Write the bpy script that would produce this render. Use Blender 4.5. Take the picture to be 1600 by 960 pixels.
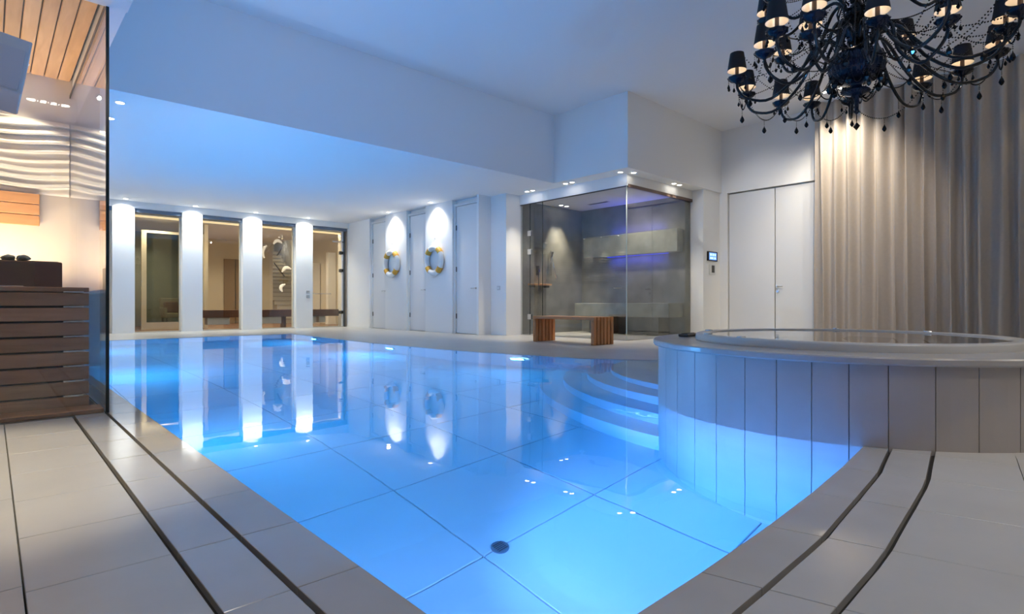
import bpy, bmesh, math, random
from math import sin, cos, pi, radians as R, atan2, hypot
from mathutils import Vector, Matrix
random.seed(4)
S = bpy.context.scene
for o in list(bpy.data.objects): bpy.data.objects.remove(o)
C = S.collection

# ------------------------------------------------------------------ camera
cd = bpy.data.cameras.new('camera'); cam = bpy.data.objects.new('camera', cd); C.objects.link(cam)
YAW = 42.774
cam.location = (0, 0, .72); cam.rotation_euler = (R(90), 0, R(-YAW))
cd.sensor_width = 36; cd.lens = 882.0/1600*36; cd.shift_y = -.0033; cd.clip_start = .02
S.camera = cam
# ------------------------------------------------------------------ world, view
w = bpy.data.worlds.new('world'); S.world = w; w.use_nodes = True
w.node_tree.nodes['Background'].inputs[0].default_value = (.35, .42, .5, 1)
w.node_tree.nodes['Background'].inputs[1].default_value = .2
S.view_settings.view_transform = 'Standard'; S.view_settings.look = 'None'
S.view_settings.exposure = 0.6; S.view_settings.gamma = 1

# ------------------------------------------------------------------ main lights
POOL = (.02, .42, 1.0)
def area(name, loc, rot, sx, sy, W, col, spread=180):
    l = bpy.data.lights.new(name, 'AREA'); l.shape = 'RECTANGLE'; l.size = sx; l.size_y = sy
    l.energy = W; l.color = col; l.spread = R(spread)
    o = bpy.data.objects.new(name, l); C.objects.link(o); o.location = loc
    o.rotation_euler = rot; return o
def aim(v):  # euler so that -Z looks along v
    return Vector(v).to_track_quat('-Z', 'Y').to_euler()
# underwater lamps of the pool: (x, y, z, direction, watts)
POOL_LAMPS = [(1.35, .86, -.6, (.05, 1, -.45), 58), (.83, 2.0, -.7, (1, -.12, -.05), 125),
              (.83, 4.6, -.6, (1, .1, -.1), 75), (.83, 8.2, -.6, (1, 0, -.1), 150), (.83, 11.8, -.6, (1, 0, -.1), 150),
              (5.10, 8.6, -.6, (-1, 0, -.1), 150), (5.14, 11.8, -.6, (-1, 0, -.1), 150),
              (5.41, 5.72, -.45, (-1, -.35, -.15), 60)]
for x, y, z, d, W in POOL_LAMPS:
    v = Vector(d).normalized()
    area('pool_lamp_light', Vector((x, y, z)) + v*.035, aim(d), .2, .2, W*.25, (.62, .46, 1) if y < 1.5 else ((.30, .36, 1) if y < 2.5 else POOL), 130 if y < 1.5 else (70 if y < 2.5 else 180))
# added unseen fill spots for the room, then lights of the far hall
def wide_spot(name, loc, d, W, col, ang=120, r=.12, blend=.8):
    l = bpy.data.lights.new(name, 'SPOT'); l.energy = W; l.color = col; l.spot_size = R(ang); l.spot_blend = blend; l.shadow_soft_size = r
    o = bpy.data.objects.new(name, l); C.objects.link(o); o.location = loc; o.rotation_euler = aim(d); return o
NEUT = (1, .90, .78)
for x, y, W in ((1.4, -3.0, 18), (5.5, -3.4, 30), (9.5, -3.0, 45)):
    wide_spot('fill_spot', (x, y, 4.3), (.1, 1, -.55), W, NEUT, 130, .03)  # added fill thrown forward from behind the camera
BLU = (.05, .40, 1)
wide_spot('pool_glow_fill', (.9, -2.5, .25), (.32, 1, .62), 430, (.07, .40, 1), 66, .02)  # three unseen lamps added in place of the pool's blue glow
wide_spot('pool_glow_fill', (.99, 8.6, .30), (1, -.25, .30), 85, (.34, .58, 1), 160, .02)
wide_spot('pool_glow_fill', (.97, 8.4, .30), (2.45, -7.1, .06), 300, BLU, 24, .01)
wide_spot('steam_fill', (10.2, 7.4, 3.06), (.1, 0, -1), 60, (1, .93, .78), 150, .03)  # added fill that brightens the steam room inside
wide_spot('fill_spot', (9.4, 5.0, 4.5), (1, .03, -.85), 70, (1, .95, .88), 66, .03)  # this and the next two: spots added to brighten door, curtain, ring wall
wide_spot('fill_spot', (9.0, 2.9, 4.5), (1, .26, -.78), 230, (1, .87, .70), 64, .03)
wide_spot('fill_spot', (5.2, 8.3, 3.1), (1, .5, -.62), 45, (1, .97, .92), 56, .02)
for x, y, W in ((3.9, -.9, 105), (1.6, -.8, 85), (6.4, -.6, 60)): wide_spot('floor_fill', (x, y, 4.55), (0, .02, -1), W, (1, .92, .82), 74, .03)  # unseen spots added to brighten the near floor
for x in (3.4, 5.6, 7.4):
    for y in (18.0, 20.2): wide_spot('hall_light', (x, y, 2.98), (0, 0, -1), 62, (1, .88, .68), 150, .04)
area('hall_cove_light', (5.6, 17.0, 3.02), (R(20), 0, 0), 6.5, .06, 40, (1, .78, .48))
area('hall_stair_light', (8.8, 23.0, 4.6), (0, 0, 0), 1.2, 1.2, 40, (1, .9, .75))

# ------------------------------------------------------------------ materials
MATS = {}
def mat(name, col, rough=.5, metal=0, spec=.5, emit=None, es=0, noise=0, nscale=4, bump=0, bscale=40, trans=0, ior=1.45, coat=0, alt=None):
    m = bpy.data.materials.new(name); m.use_nodes = True; nt = m.node_tree; b = nt.nodes['Principled BSDF']
    b.inputs['Base Color'].default_value = (*col, 1); b.inputs['Roughness'].default_value = rough
    b.inputs['Metallic'].default_value = metal; b.inputs['Specular IOR Level'].default_value = spec
    b.inputs['IOR'].default_value = ior; b.inputs['Coat Weight'].default_value = coat
    b.inputs['Transmission Weight'].default_value = trans
    if emit: b.inputs['Emission Color'].default_value = (*emit, 1); b.inputs['Emission Strength'].default_value = es
    if noise or bump:
        tc = nt.nodes.new('ShaderNodeTexCoord')
        n = nt.nodes.new('ShaderNodeTexNoise'); n.inputs['Scale'].default_value = nscale; n.inputs['Detail'].default_value = 6
        nt.links.new(tc.outputs['Object'], n.inputs['Vector'])
        if noise:
            mx = nt.nodes.new('ShaderNodeMix'); mx.data_type = 'RGBA'
            c2 = alt or tuple(c*(1-noise) for c in col)
            mx.inputs[6].default_value = (*c2, 1); mx.inputs[7].default_value = (*col, 1)
            rp = nt.nodes.new('ShaderNodeMapRange'); rp.inputs[1].default_value = .3; rp.inputs[2].default_value = .7
            nt.links.new(n.outputs['Fac'], rp.inputs[0]); nt.links.new(rp.outputs[0], mx.inputs[0])
            nt.links.new(mx.outputs[2], b.inputs['Base Color'])
        if bump:
            n2 = nt.nodes.new('ShaderNodeTexNoise'); n2.inputs['Scale'].default_value = bscale
            nt.links.new(tc.outputs['Object'], n2.inputs['Vector'])
            bp = nt.nodes.new('ShaderNodeBump'); bp.inputs['Strength'].default_value = bump; bp.inputs['Distance'].default_value = .01
            nt.links.new(n2.outputs['Fac'], bp.inputs['Height']); nt.links.new(bp.outputs[0], b.inputs['Normal'])
    MATS[name] = m; return m
def wood(name, c1, c2, rough=.45, axis='X', scale=6):
    m = mat(name, c1, rough); nt = m.node_tree; b = nt.nodes['Principled BSDF']
    tc = nt.nodes.new('ShaderNodeTexCoord'); mp = nt.nodes.new('ShaderNodeMapping')
    s = {'X': (.12, 1, 1), 'Y': (1, .12, 1), 'Z': (1, 1, .12)}[axis]; mp.inputs['Scale'].default_value = [v*scale*4 for v in s]
    oi = nt.nodes.new('ShaderNodeObjectInfo')
    n = nt.nodes.new('ShaderNodeTexNoise'); n.noise_dimensions = '4D'; n.inputs['Detail'].default_value = 8; n.inputs['Scale'].default_value = 1; n.inputs['Distortion'].default_value = .6
    sc = nt.nodes.new('ShaderNodeMath'); sc.operation = 'MULTIPLY'; sc.inputs[1].default_value = 30
    nt.links.new(oi.outputs['Random'], sc.inputs[0]); nt.links.new(sc.outputs[0], n.inputs['W'])
    nt.links.new(tc.outputs['Object'], mp.inputs[0]); nt.links.new(mp.outputs[0], n.inputs['Vector'])
    mx = nt.nodes.new('ShaderNodeMix'); mx.data_type = 'RGBA'; mx.inputs[6].default_value = (*c2, 1); mx.inputs[7].default_value = (*c1, 1)
    rp = nt.nodes.new('ShaderNodeMapRange'); rp.inputs[1].default_value = .3; rp.inputs[2].default_value = .7
    nt.links.new(n.outputs['Fac'], rp.inputs[0]); nt.links.new(rp.outputs[0], mx.inputs[0])
    hs = nt.nodes.new('ShaderNodeHueSaturation'); vr = nt.nodes.new('ShaderNodeMapRange'); vr.inputs[3].default_value = .82; vr.inputs[4].default_value = 1.12
    nt.links.new(oi.outputs['Random'], vr.inputs[0]); nt.links.new(vr.outputs[0], hs.inputs['Value'])
    nt.links.new(mx.outputs[2], hs.inputs['Color']); nt.links.new(hs.outputs[0], b.inputs['Base Color'])
    return m
def pane_mat(name, tint, ior=1.5):
    m = bpy.data.materials.new(name); m.use_nodes = True; nt = m.node_tree; nt.nodes.clear()
    out = nt.nodes.new('ShaderNodeOutputMaterial'); mx = nt.nodes.new('ShaderNodeMixShader')
    tr = nt.nodes.new('ShaderNodeBsdfTransparent'); tr.inputs[0].default_value = (*tint, 1)
    gl = nt.nodes.new('ShaderNodeBsdfGlossy'); gl.inputs['Roughness'].default_value = .0; gl.inputs['Color'].default_value = (1, 1, 1, 1)
    fr = nt.nodes.new('ShaderNodeFresnel'); ge = nt.nodes.new('ShaderNodeNewGeometry')
    mr = nt.nodes.new('ShaderNodeMapRange'); mr.inputs[3].default_value = ior; mr.inputs[4].default_value = 1/ior
    nt.links.new(ge.outputs['Backfacing'], mr.inputs[0]); nt.links.new(mr.outputs[0], fr.inputs['IOR'])
    nt.links.new(fr.outputs[0], mx.inputs[0]); nt.links.new(tr.outputs[0], mx.inputs[1]); nt.links.new(gl.outputs[0], mx.inputs[2])
    nt.links.new(mx.outputs[0], out.inputs[0]); MATS[name] = m; return m

WHITE = mat('white_plaster', (.86, .86, .84), .75)
CEIL = mat('ceiling_paint', (.86, .86, .86), .85)
DOORW = mat('door_lacquer', (.76, .77, .77), .35)
TILE = mat('beige_tile', (.54, .52, .475), .32, noise=.10, nscale=3, bump=.04, bscale=30)
COPING = mat('wet_coping', (.48, .455, .42), .07, noise=.10, nscale=3)
STRIP = mat('strip_tile', (.52, .50, .465), .16, noise=.10, nscale=3)
GROUT = mat('grout', (.17, .16, .14), .9)
DARK = mat('dark_slot', (.03, .028, .025), .6)
PTILE = mat('pool_tile', (.80, .80, .80), .5, noise=.06, nscale=2)
PGROUT = mat('pool_grout', (.30, .32, .34), .8)
PANEL = mat('tub_panel', (.50, .45, .41), .4, noise=.14, nscale=2.5)
CAPM = mat('tub_cap', (.46, .43, .40), .22, noise=.08)
ACRYL = mat('tub_acrylic', (.56, .54, .50), .28)
STONE = mat('steam_stone', (.30, .29, .255), .28, noise=.45, nscale=2.2, bump=.1, bscale=18)
STONEB = mat('bench_stone', (.38, .38, .33), .35, noise=.35, nscale=4)
CURT = mat('curtain_cloth', (.46, .405, .35), .85, noise=.06, nscale=20, bump=.1, bscale=300)
BLACK = mat('black_glass', (.003, .003, .004), .12, spec=.3)
ARMG = mat('smoked_glass_arm', (.014, .014, .015), .09, spec=.55)
BLUEG = mat('blue_black_glass', (.004, .008, .018), .07, spec=.45)
SHADE = mat('shade_cloth', (.012, .01, .012), .7)
SHADEIN = mat('shade_lining', (.70, .62, .50), .6, emit=(1, .82, .6), es=.10)  # weak emission stands in for bulb light on the lining
METAL = mat('steel', (.62, .62, .62), .25, metal=1)
DMETAL = mat('dark_metal', (.10, .095, .09), .4, metal=.6)
GREY = mat('grey_shell', (.60, .58, .57), .45)
LAMP = mat('lamp_lens', (1, 1, 1), .5, emit=(1, .95, .85), es=14)
RINGW = mat('life_ring_white', (.85, .85, .83), .4)
RINGO = mat('life_ring_band', (.72, .38, .05), .5)
ROPE = mat('rope', (.80, .79, .75), .8)
SCREEN = mat('panel_screen', (.05, .1, .3), .2, emit=(.16, .36, 1), es=.9)
SCREENW = mat('panel_icons', (.6, .8, 1), .2, emit=(.4, .62, 1), es=.9)
ROCK = mat('heater_rock', (.34, .37, .35), .8, noise=.4, nscale=30, bump=.5, bscale=60)
BRONZE = mat('heater_bronze', (.13, .085, .055), .3, metal=.5)
RELIEF = mat('relief_plaster', (.76, .74, .70), .7)
HALLW = mat('hall_wall', (.66, .60, .48), .8, noise=.05)
HALLD = mat('hall_door', (.28, .20, .12), .5)
HALLF = mat('hall_floor', (.32, .16, .09), .25, noise=.3)
HBENCH = mat('hall_bench', (.13, .055, .035), .35)
SAUNAW = mat('sauna_wall', (.60, .56, .53), .6)
CEDAR = wood('cedar_ceiling', (.72, .47, .25), (.56, .34, .16), axis='Y')
SLAT = wood('dark_slat', (.42, .225, .12), (.28, .14, .07), axis='X')
BENCHW = wood('teak', (.62, .27, .10), (.44, .18, .065), .4, axis='Y')
BENCHZ = wood('teak_upright', (.62, .27, .10), (.44, .18, .065), .4, axis='Z')
HEADW = wood('headrest_wood', (.60, .33, .17), (.48, .25, .12), axis='X')
CLEAR = pane_mat('clear_glass', (.965, .975, .97))
WINDOWG = pane_mat('window_glass', (.88, .87, .82))
SMOKE = pane_mat('smoked_glass', (.85, .86, .84))
EDGE = mat('glass_edge', (.01, .02, .02), .2)
EDGEG = mat('pale_glass_edge', (.55, .62, .55), .2)

def water_mat(name, wave, dist, absorb=None, dens=0):
    m = bpy.data.materials.new(name); m.use_nodes = True; nt = m.node_tree; nt.nodes.clear()
    out = nt.nodes.new('ShaderNodeOutputMaterial'); g = nt.nodes.new('ShaderNodeBsdfGlass')
    g.inputs['IOR'].default_value = 1.333; g.inputs['Roughness'].default_value = 0
    g.inputs['Color'].default_value = (1, 1, 1, 1)
    tc = nt.nodes.new('ShaderNodeTexCoord'); n = nt.nodes.new('ShaderNodeTexNoise')
    n.inputs['Scale'].default_value = wave; n.inputs['Detail'].default_value = 2
    bp = nt.nodes.new('ShaderNodeBump'); bp.inputs['Strength'].default_value = 1; bp.inputs['Distance'].default_value = dist
    nt.links.new(tc.outputs['Object'], n.inputs['Vector']); nt.links.new(n.outputs['Fac'], bp.inputs['Height'])
    nt.links.new(bp.outputs[0], g.inputs['Normal']); nt.links.new(g.outputs[0], out.inputs[0])
    if absorb:
        v = nt.nodes.new('ShaderNodeVolumeAbsorption'); v.inputs['Color'].default_value = (*absorb, 1); v.inputs['Density'].default_value = dens
        nt.links.new(v.outputs[0], out.inputs['Volume'])
    MATS[name] = m; return m
WATER = water_mat('pool_water', 2.2, .0016, (.02, .84, 1.0), .42)
TUBW = water_mat('tub_water', 5, .0008)

# ------------------------------------------------------------------ helpers
def obj(name, bm, m, parent=None, smooth=False):
    me = bpy.data.meshes.new(name); bm.normal_update(); bm.to_mesh(me); bm.free()
    ms = m if isinstance(m, (list, tuple)) else [m]
    for q in ms: me.materials.append(q)
    if smooth:
        for p in me.polygons: p.use_smooth = True
    o = bpy.data.objects.new(name, me); C.objects.link(o)
    if parent: o.parent = parent; o.matrix_parent_inverse = Matrix.Identity(4); shift(o, parent)
    return o
def worldloc(p):
    v = Vector((0, 0, 0))
    while p: v += p.location; p = p.parent
    return v
def shift(o, parent):
    """meshes are written in world coordinates; keep them there under an unrotated parent"""
    if parent.get('_local'): return
    v = worldloc(parent)
    if v.length > 0: o.data.transform(Matrix.Translation(-v))
def thing(name, label, cat, loc=(0, 0, 0), rotz=0, group=None, local=False):
    o = bpy.data.objects.new(name, None); C.objects.link(o); o.location = loc; o.rotation_euler = (0, 0, rotz)
    o.empty_display_size = .1; o['label'] = label; o['category'] = cat
    if group: o['group'] = group
    if local: o['_local'] = 1
    return o
def tag(o, label, cat, group=None, kind=None):
    o['label'] = label; o['category'] = cat
    if group: o['group'] = group
    if kind: o['kind'] = kind
    return o
def struct(name, bm, m, parent=None, smooth=False):
    o = obj(name, bm, m, parent, smooth)
    if not parent: o['kind'] = 'structure'
    return o
def B(): return bmesh.new()
def box(bm, x0, x1, y0, y1, z0, z1, bev=0, mi=0):
    vs = [bm.verts.new((x, y, z)) for z in (z0, z1) for y in (y0, y1) for x in (x0, x1)]
    fs = [bm.faces.new([vs[i] for i in f]) for f in ((0, 2, 3, 1), (4, 5, 7, 6), (0, 1, 5, 4), (2, 6, 7, 3), (0, 4, 6, 2), (1, 3, 7, 5))]
    for f in fs: f.material_index = mi
    if bev: bmesh.ops.bevel(bm, geom=list({e for f in fs for e in f.edges}), offset=bev, segments=1, affect='EDGES')
    return vs
def bx(*a, **k): bm = B(); box(bm, *a, **k); return bm
def prism(bm, pts, z0, z1, mi=0):
    n = len(pts)
    area2 = sum(pts[i][0]*pts[(i+1) % n][1]-pts[(i+1) % n][0]*pts[i][1] for i in range(n))
    if area2 < 0: pts = pts[::-1]
    a = [bm.verts.new((p[0], p[1], z0)) for p in pts]; b = [bm.verts.new((p[0], p[1], z1)) for p in pts]
    fs = [bm.faces.new(a[::-1]), bm.faces.new(b)]
    for i in range(n): fs.append(bm.faces.new((a[i], a[(i+1) % n], b[(i+1) % n], b[i])))
    for f in fs: f.material_index = mi
    return fs
def pr(pts, z0, z1): bm = B(); prism(bm, pts, z0, z1); return bm
def lathe(bm, prof, seg=24, cx=0, cy=0, cz=0, flute=0, nf=12, mi=0):
    rings = []
    for r, z in prof:
        ring = []
        for i in range(seg):
            a = 2*pi*i/seg; rr = r*(1+flute*cos(nf*a))
            ring.append(bm.verts.new((cx+rr*cos(a), cy+rr*sin(a), cz+z)))
        rings.append(ring)
    for k in range(len(rings)-1):
        for i in range(seg):
            j = (i+1) % seg
            f = bm.faces.new((rings[k][i], rings[k][j], rings[k+1][j], rings[k+1][i])); f.material_index = mi
    return rings
def cap(bm, ring, mi=0, flip=False):
    f = bm.faces.new(ring[::-1] if flip else ring); f.material_index = mi
def tube(bm, pts, r, seg=8, taper=None, closed=False):
    pts = [Vector(p) for p in pts]; n = len(pts); rings = []
    up = Vector((0, 0, 1)); prev = None
    for i, p in enumerate(pts):
        a = pts[(i-1) % n] if (i > 0 or closed) else p; b = pts[(i+1) % n] if (i < n-1 or closed) else p
        t = (b-a).normalized()
        if prev is None:
            u = t.cross(up)
            if u.length < .1: u = t.cross(Vector((1, 0, 0)))
        else: u = prev - t*prev.dot(t)
        u.normalize(); prev = u; v = t.cross(u)
        rr = r if taper is None else r*(1+(taper-1)*i/(n-1))
        rings.append([bm.verts.new(p+(u*cos(2*pi*k/seg)+v*sin(2*pi*k/seg))*rr) for k in range(seg)])
    m = n if closed else n-1
    for i in range(m):
        A, D = rings[i], rings[(i+1) % n]
        for k in range(seg): bm.faces.new((A[k], A[(k+1) % seg], D[(k+1) % seg], D[k]))
    if not closed: bm.faces.new(rings[0][::-1]); bm.faces.new(rings[-1])
def cylx(bm, p, q, r, seg=12): tube(bm, [p, q], r, seg)
def octa(bm, c, r, h=None):
    h = h or r; x, y, z = c
    t = bm.verts.new((x, y, z+h)); b = bm.verts.new((x, y, z-h))
    q = [bm.verts.new((x+r*cos(pi/2*i), y+r*sin(pi/2*i), z)) for i in range(4)]
    for i in range(4): bm.faces.new((q[i], q[(i+1) % 4], t)); bm.faces.new((q[(i+1) % 4], q[i], b))
def area_fill(outer, holes, z):
    bm = B(); es = []
    for loop in [outer]+holes:
        vs = [bm.verts.new((p[0], p[1], z)) for p in loop]
        for i in range(len(vs)): es.append(bm.edges.new((vs[i], vs[(i+1) % len(vs)])))
    bmesh.ops.triangle_fill(bm, use_beauty=True, use_dissolve=False, edges=es, normal=(0, 0, 1))
    return bm
def copy_tree(o, parent=None, sub=True):
    c = o.copy(); C.objects.link(c); c.parent = parent
    if sub:
        for ch in [k for k in bpy.data.objects if k.parent == o]: copy_tree(ch, c)
    return c

# ------------------------------------------------------------------ key dimensions (metres)
ZL, ZH, ZN = 3.22, 4.62, 2.68       # low ceiling, high ceiling, near-left ceiling
XL = .745                           # pool left edge
XW, YW = 12.15, 16.40               # right wall, window wall
XR = 8.21                           # wall with the life rings
def c0(x): return .764+.027*max(0, x-1.1)**2
def kinked(x, f):                   # the drains run straight between joints .9 m apart
    k = math.floor((x-.95)/.9); a = .95+.9*k; u = (x-a)/.9
    return f(a)*(1-u)+f(a+.9)*u
def c1(x): return kinked(x, lambda q: .602+.0395*max(0, q-1.2)**2)
def c2(x): return kinked(x, lambda q: .445+.040*max(0, q-1.3)**2)
TUB = (4.413, 1.335); TR = 1.26
right_edge = [(5.265, 13.42), (5.21, 12.2), (5.17, 11.0), (5.14, 10.0), (5.14, 9.0), (5.17, 8.0), (5.23, 7.1), (5.33, 6.5), (5.46, 5.92), (5.56, 5.4),
              (5.68, 4.89), (5.88, 4.5), (6.2, 4.05), (6.45, 3.6), (6.55, 3.1), (6.4, 2.4), (5.7, 1.6), (5.0, 1.3)]
near = [(x, c0(x)) for x in [3.6, 3.4, 3.2, 3.0, 2.8, 2.6, 2.4, 2.2, 2.0, 1.7, 1.4, 1.1, XL]]
POOLP = right_edge[:-1] + [(4.6, 1.4)] + near + [(XL, 13.42)]

# ------------------------------------------------------------------ floor
outer = [(-4.3, -4.3), (12.6, -4.3), (12.6, 17.2), (-4.3, 17.2)]
floor = struct('floor', area_fill(outer, [POOLP], -.03), GROUT)
deck = [(p[0], p[1]) for p in right_edge[:-2]] + [(5.9, 1.8), (5.9, -4.3), (12.6, -4.3), (12.6, 16.9), (.95, 16.9), (.95, 13.42)]
dbm = area_fill(deck, [], 0)
ext = bmesh.ops.extrude_face_region(dbm, geom=list(dbm.faces))
bmesh.ops.translate(dbm, vec=(0, 0, -.03), verts=[v for v in ext['geom'] if isinstance(v, bmesh.types.BMVert)])
bmesh.ops.recalc_face_normals(dbm, faces=list(dbm.faces))
obj('deck_slab', dbm, TILE, floor)
G = .0014
def ftile(pts, m=TILE, name='tile'):
    bm = pr(pts, -.03, 0); 
    tops = [e for e in bm.edges if all(v.co.z > -.001 for v in e.verts)]
    bmesh.ops.bevel(bm, geom=tops, offset=.0015, segments=1, affect='EDGES')
    return obj(name, bm, m, floor)
def rect(x0, x1, y0, y1): return [(x0+G, y0+G), (x1-G, y0+G), (x1-G, y1-G), (x0+G, y1-G)]
ys = [.985+.435*i for i in range(-1, 10)]     # joints at 1.42, 1.855, 2.29 ...
ys = [y for y in ys]
for a, b in zip(ys[:-1], ys[1:]):
    b2 = min(b, 4.52)
    ftile(rect(.0635, .385, a, b2))
for i in range(-1, 30):
    a = .985+.435*i; b = a+.435
    if a > 8: break
    a2 = max(a, .63)
    if b <= .64: continue
    ftile(rect(.399, .558, a2, b), STRIP, 'strip_tile')
for i in range(-1, 29):
    a = .985+.435*i; b = a+.435
    ftile(rect(.572, XL+G, max(a, .764), min(b, 13.42)), COPING, 'coping_tile')
for col in range(4):
    x1 = .062-.88*col; x0 = x1-.88
    for k in range(5):
        a = 1.022+.88*k - .88; b = min(a+.88, 4.52)
        ftile(rect(x0, x1, a, b))
# near, curved rows: joints fan with the curve
def jx(i, y, base):  # joint i, leaning towards +x as y decreases
    return .95+.45*i + (base-y)*.24
NX = 11
def band(fa, fb, i, gapa=G, gapb=G):
    """tile between curve fa (upper) and fb (lower) and joints i, i+1"""
    pts = []
    for side in (0, 1):
        xs = []
        ya, yb = (fa, fb)
        f = fa if side == 0 else fb
        g = -gapa if side == 0 else gapb
        x0 = .95+.45*i; x1 = x0+.45
        for k in range(4):
            x = x0+(x1-x0)*k/3
            y = f(x)+g; xx = x+(c0(x)-y)*.24
            off = G if k == 0 else (-G if k == 3 else 0)
            xs.append((xx+off, f(xx)+g))
        pts += xs if side == 0 else xs[::-1]
    return pts
for i in range(0, NX):
    ftile(band(lambda x: c0(x), lambda x: c1(x)+.007, i, 0), COPING, 'coping_tile')
    ftile(band(lambda x: c1(x)-.007, lambda x: c2(x)+.007, i), STRIP, 'strip_tile')
    ftile(band(lambda x: c2(x)-.007, lambda x: c2(x)-.31, i))
for i in range(0, NX, 2):
    for r_ in range(4):
        d0 = .31+.88*r_
        x0 = .95+.45*i
        pts = []
        for side, dd in ((0, d0), (1, d0+.88)):
            row = []
            for k in range(4):
                x = x0+.9*k/3; xx = x+(c0(x)-(c2(x)-dd))*.24
                off = G if k == 0 else (-G if k == 3 else 0)
                row.append((xx+off, c2(xx)-dd+(-G if side == 0 else G)))
            pts += row if side == 0 else row[::-1]
        ftile(pts)
for r_ in range(3):
    for k in range(5): pass
ftile(rect(.576, .985, .613, .760), COPING, 'coping_tile')
ftile(rect(.403, .985, .455, .59), STRIP, 'strip_tile')
for k in range(5):
    y1 = .435-.88*k if k else .435
    ftile([(-.5, y1-.88+G), (.98+(.764-y1+.88)*.24, y1-.88+G), (.98+(.764-y1)*.24-G, y1-G), (-.5, y1-G)])
# drain slots (shallow strips coloured black for the shade inside the gaps)
for nm, x0, x1 in (('drain_channel', .381, .403), ('drain_channel', .555, .576)):
    obj(nm, bx(x0, x1, .63, 13.4 if x0 > .5 else 4.55, -.03, -.022), DARK, floor)
for f in (c1, c2):
    bm = B(); n = 40
    for k in range(n):
        xa, xb = .5+.1125*k, .5+.1125*(k+1)
        prism(bm, [(xa, f(xa)-.011), (xb, f(xb)-.011), (xb, f(xb)+.011), (xa, f(xa)+.011)], -.03, -.022)
    obj('drain_channel', bm, DARK, floor)

# ------------------------------------------------------------------ pool basin
bm = B(); n = len(POOLP); PD = -1.4
a_ = [bm.verts.new((p[0], p[1], -.001 if True else 0)) for p in POOLP]; b_ = [bm.verts.new((p[0], p[1], PD-.02)) for p in POOLP]
for i in range(n): bm.faces.new((a_[i], a_[(i+1) % n], b_[(i+1) % n], b_[i]))
basin = struct('pool_wall', bm, PTILE)
pf = struct('pool_floor', area_fill([(.3, .4), (7, .4), (7, 13.8), (.3, 13.8)], [], PD-.02), PGROUT)
xs = [.68, .98, 1.88, 2.78, 3.68, 4.58, 5.48, 6.38, 6.9]; yv = [.56, 1.36, 2.25, 3.14]+[4.03+.89*i for i in range(12)]
for i in range(len(xs)-1):
    for j in range(len(yv)-1):
        if xs[i] > 5.4 and yv[j] > 6.2: continue
        g = .004
        obj('floor_tile', bx(xs[i]+g, xs[i+1]-g, yv[j]+g, yv[j+1]-g, PD-.02, PD, bev=.003), PTILE, pf)
# steps: curved, rising towards the far right
SC = (6.5, 2.4)
st = thing('pool_steps', 'curved white underwater steps between the round hot tub and the far deck', 'steps', (SC[0], SC[1], PD))
for k, (rr, z0, z1) in enumerate([(2.84, PD, -1.1), (2.57, -1.1, -.78), (2.30, -.78, -.45), (2.03, -.45, -.16)]):
    bm = B(); pts = [(SC[0]+(rr)*cos(R(a)), SC[1]+rr*sin(R(a))) for a in [96+3*i for i in range(35)]]
    pts = pts+[(SC[0]+.6*cos(R(a)), SC[1]+.6*sin(R(a))) for a in [198-6*i for i in range(18)]]
    prism(bm, pts, z0, z1)
    bmesh.ops.triangulate(bm, faces=[f for f in bm.faces if len(f.verts) > 4])
    obj('step', bm, PTILE, st)
# water
wp = []
cxp = sum(p[0] for p in POOLP)/n; cyp = sum(p[1] for p in POOLP)/n
wm = area_fill(POOLP, [], -.004)
ext = bmesh.ops.extrude_face_region(wm, geom=list(wm.faces))
bmesh.ops.translate(wm, vec=(0, 0, PD-.03), verts=[v for v in ext['geom'] if isinstance(v, bmesh.types.BMVert)])
# push the sides a little into the basin so they are buried
bmesh.ops.recalc_face_normals(wm, faces=list(wm.faces))
mv = {}
for v in wm.verts:
    nn = Vector((0, 0, 0))
    for f in v.link_faces:
        if abs(f.normal.z) < .3: nn += f.normal
    nn.z = 0
    if nn.length > 0: mv[v] = nn.normalized()*.012
for v, d in mv.items(): v.co += d
wat = obj('pool_water', wm, WATER); tag(wat, 'still bright blue water filling the long swimming pool', 'water')
# drain in the floor of the pool
dr = thing('pool_drain', 'small round dark drain in the pool floor', 'drain', (1.99, 2.245, PD))
bm = B(); r_ = lathe(bm, [(.05, 0), (.05, .006), (.042, .009), (.001, .009)], 24, 1.99, 2.245, PD); obj('flange', bm, mat('drain_grey', (.10, .16, .20), .5), dr)
for k in range(5):
    obj('slot', bx(1.99-.032, 1.99+.032, 2.245-.030+.013*k, 2.245-.024+.013*k, PD+.009, PD+.011), DARK, dr)
# underwater lamps
for i, (x, y, z, d, W) in enumerate(POOL_LAMPS):
    v = Vector(d); v.z = 0; v.normalize()
    lab = ['round underwater lamp glowing in the far curved pool wall'][0] if i == 7 else 'round underwater lamp in the pool wall'
    t = thing('pool_lamp', lab, 'lamp', (x, y, z), 0, None if i == 7 else 'underwater pool lamps', local=True)
    q = Vector((0, 0, 1)).rotation_difference(v).to_matrix().to_4x4()
    bm = B(); lathe(bm, [(.11, -.03), (.11, .01), (.085, .015), (.085, .004)], 24); bm.transform(q); obj('flange', bm, METAL, t)
    bm = B(); rg = lathe(bm, [(.085, .0), (.07, .012), (.002, .02)], 24); cap(bm, rg[-1]); bm.transform(q)
    obj('lens', bm, mat('pool_lens', (.8, .9, 1), .3, emit=(.45, .75, 1), es=8 if i == 7 else 3), t)

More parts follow.
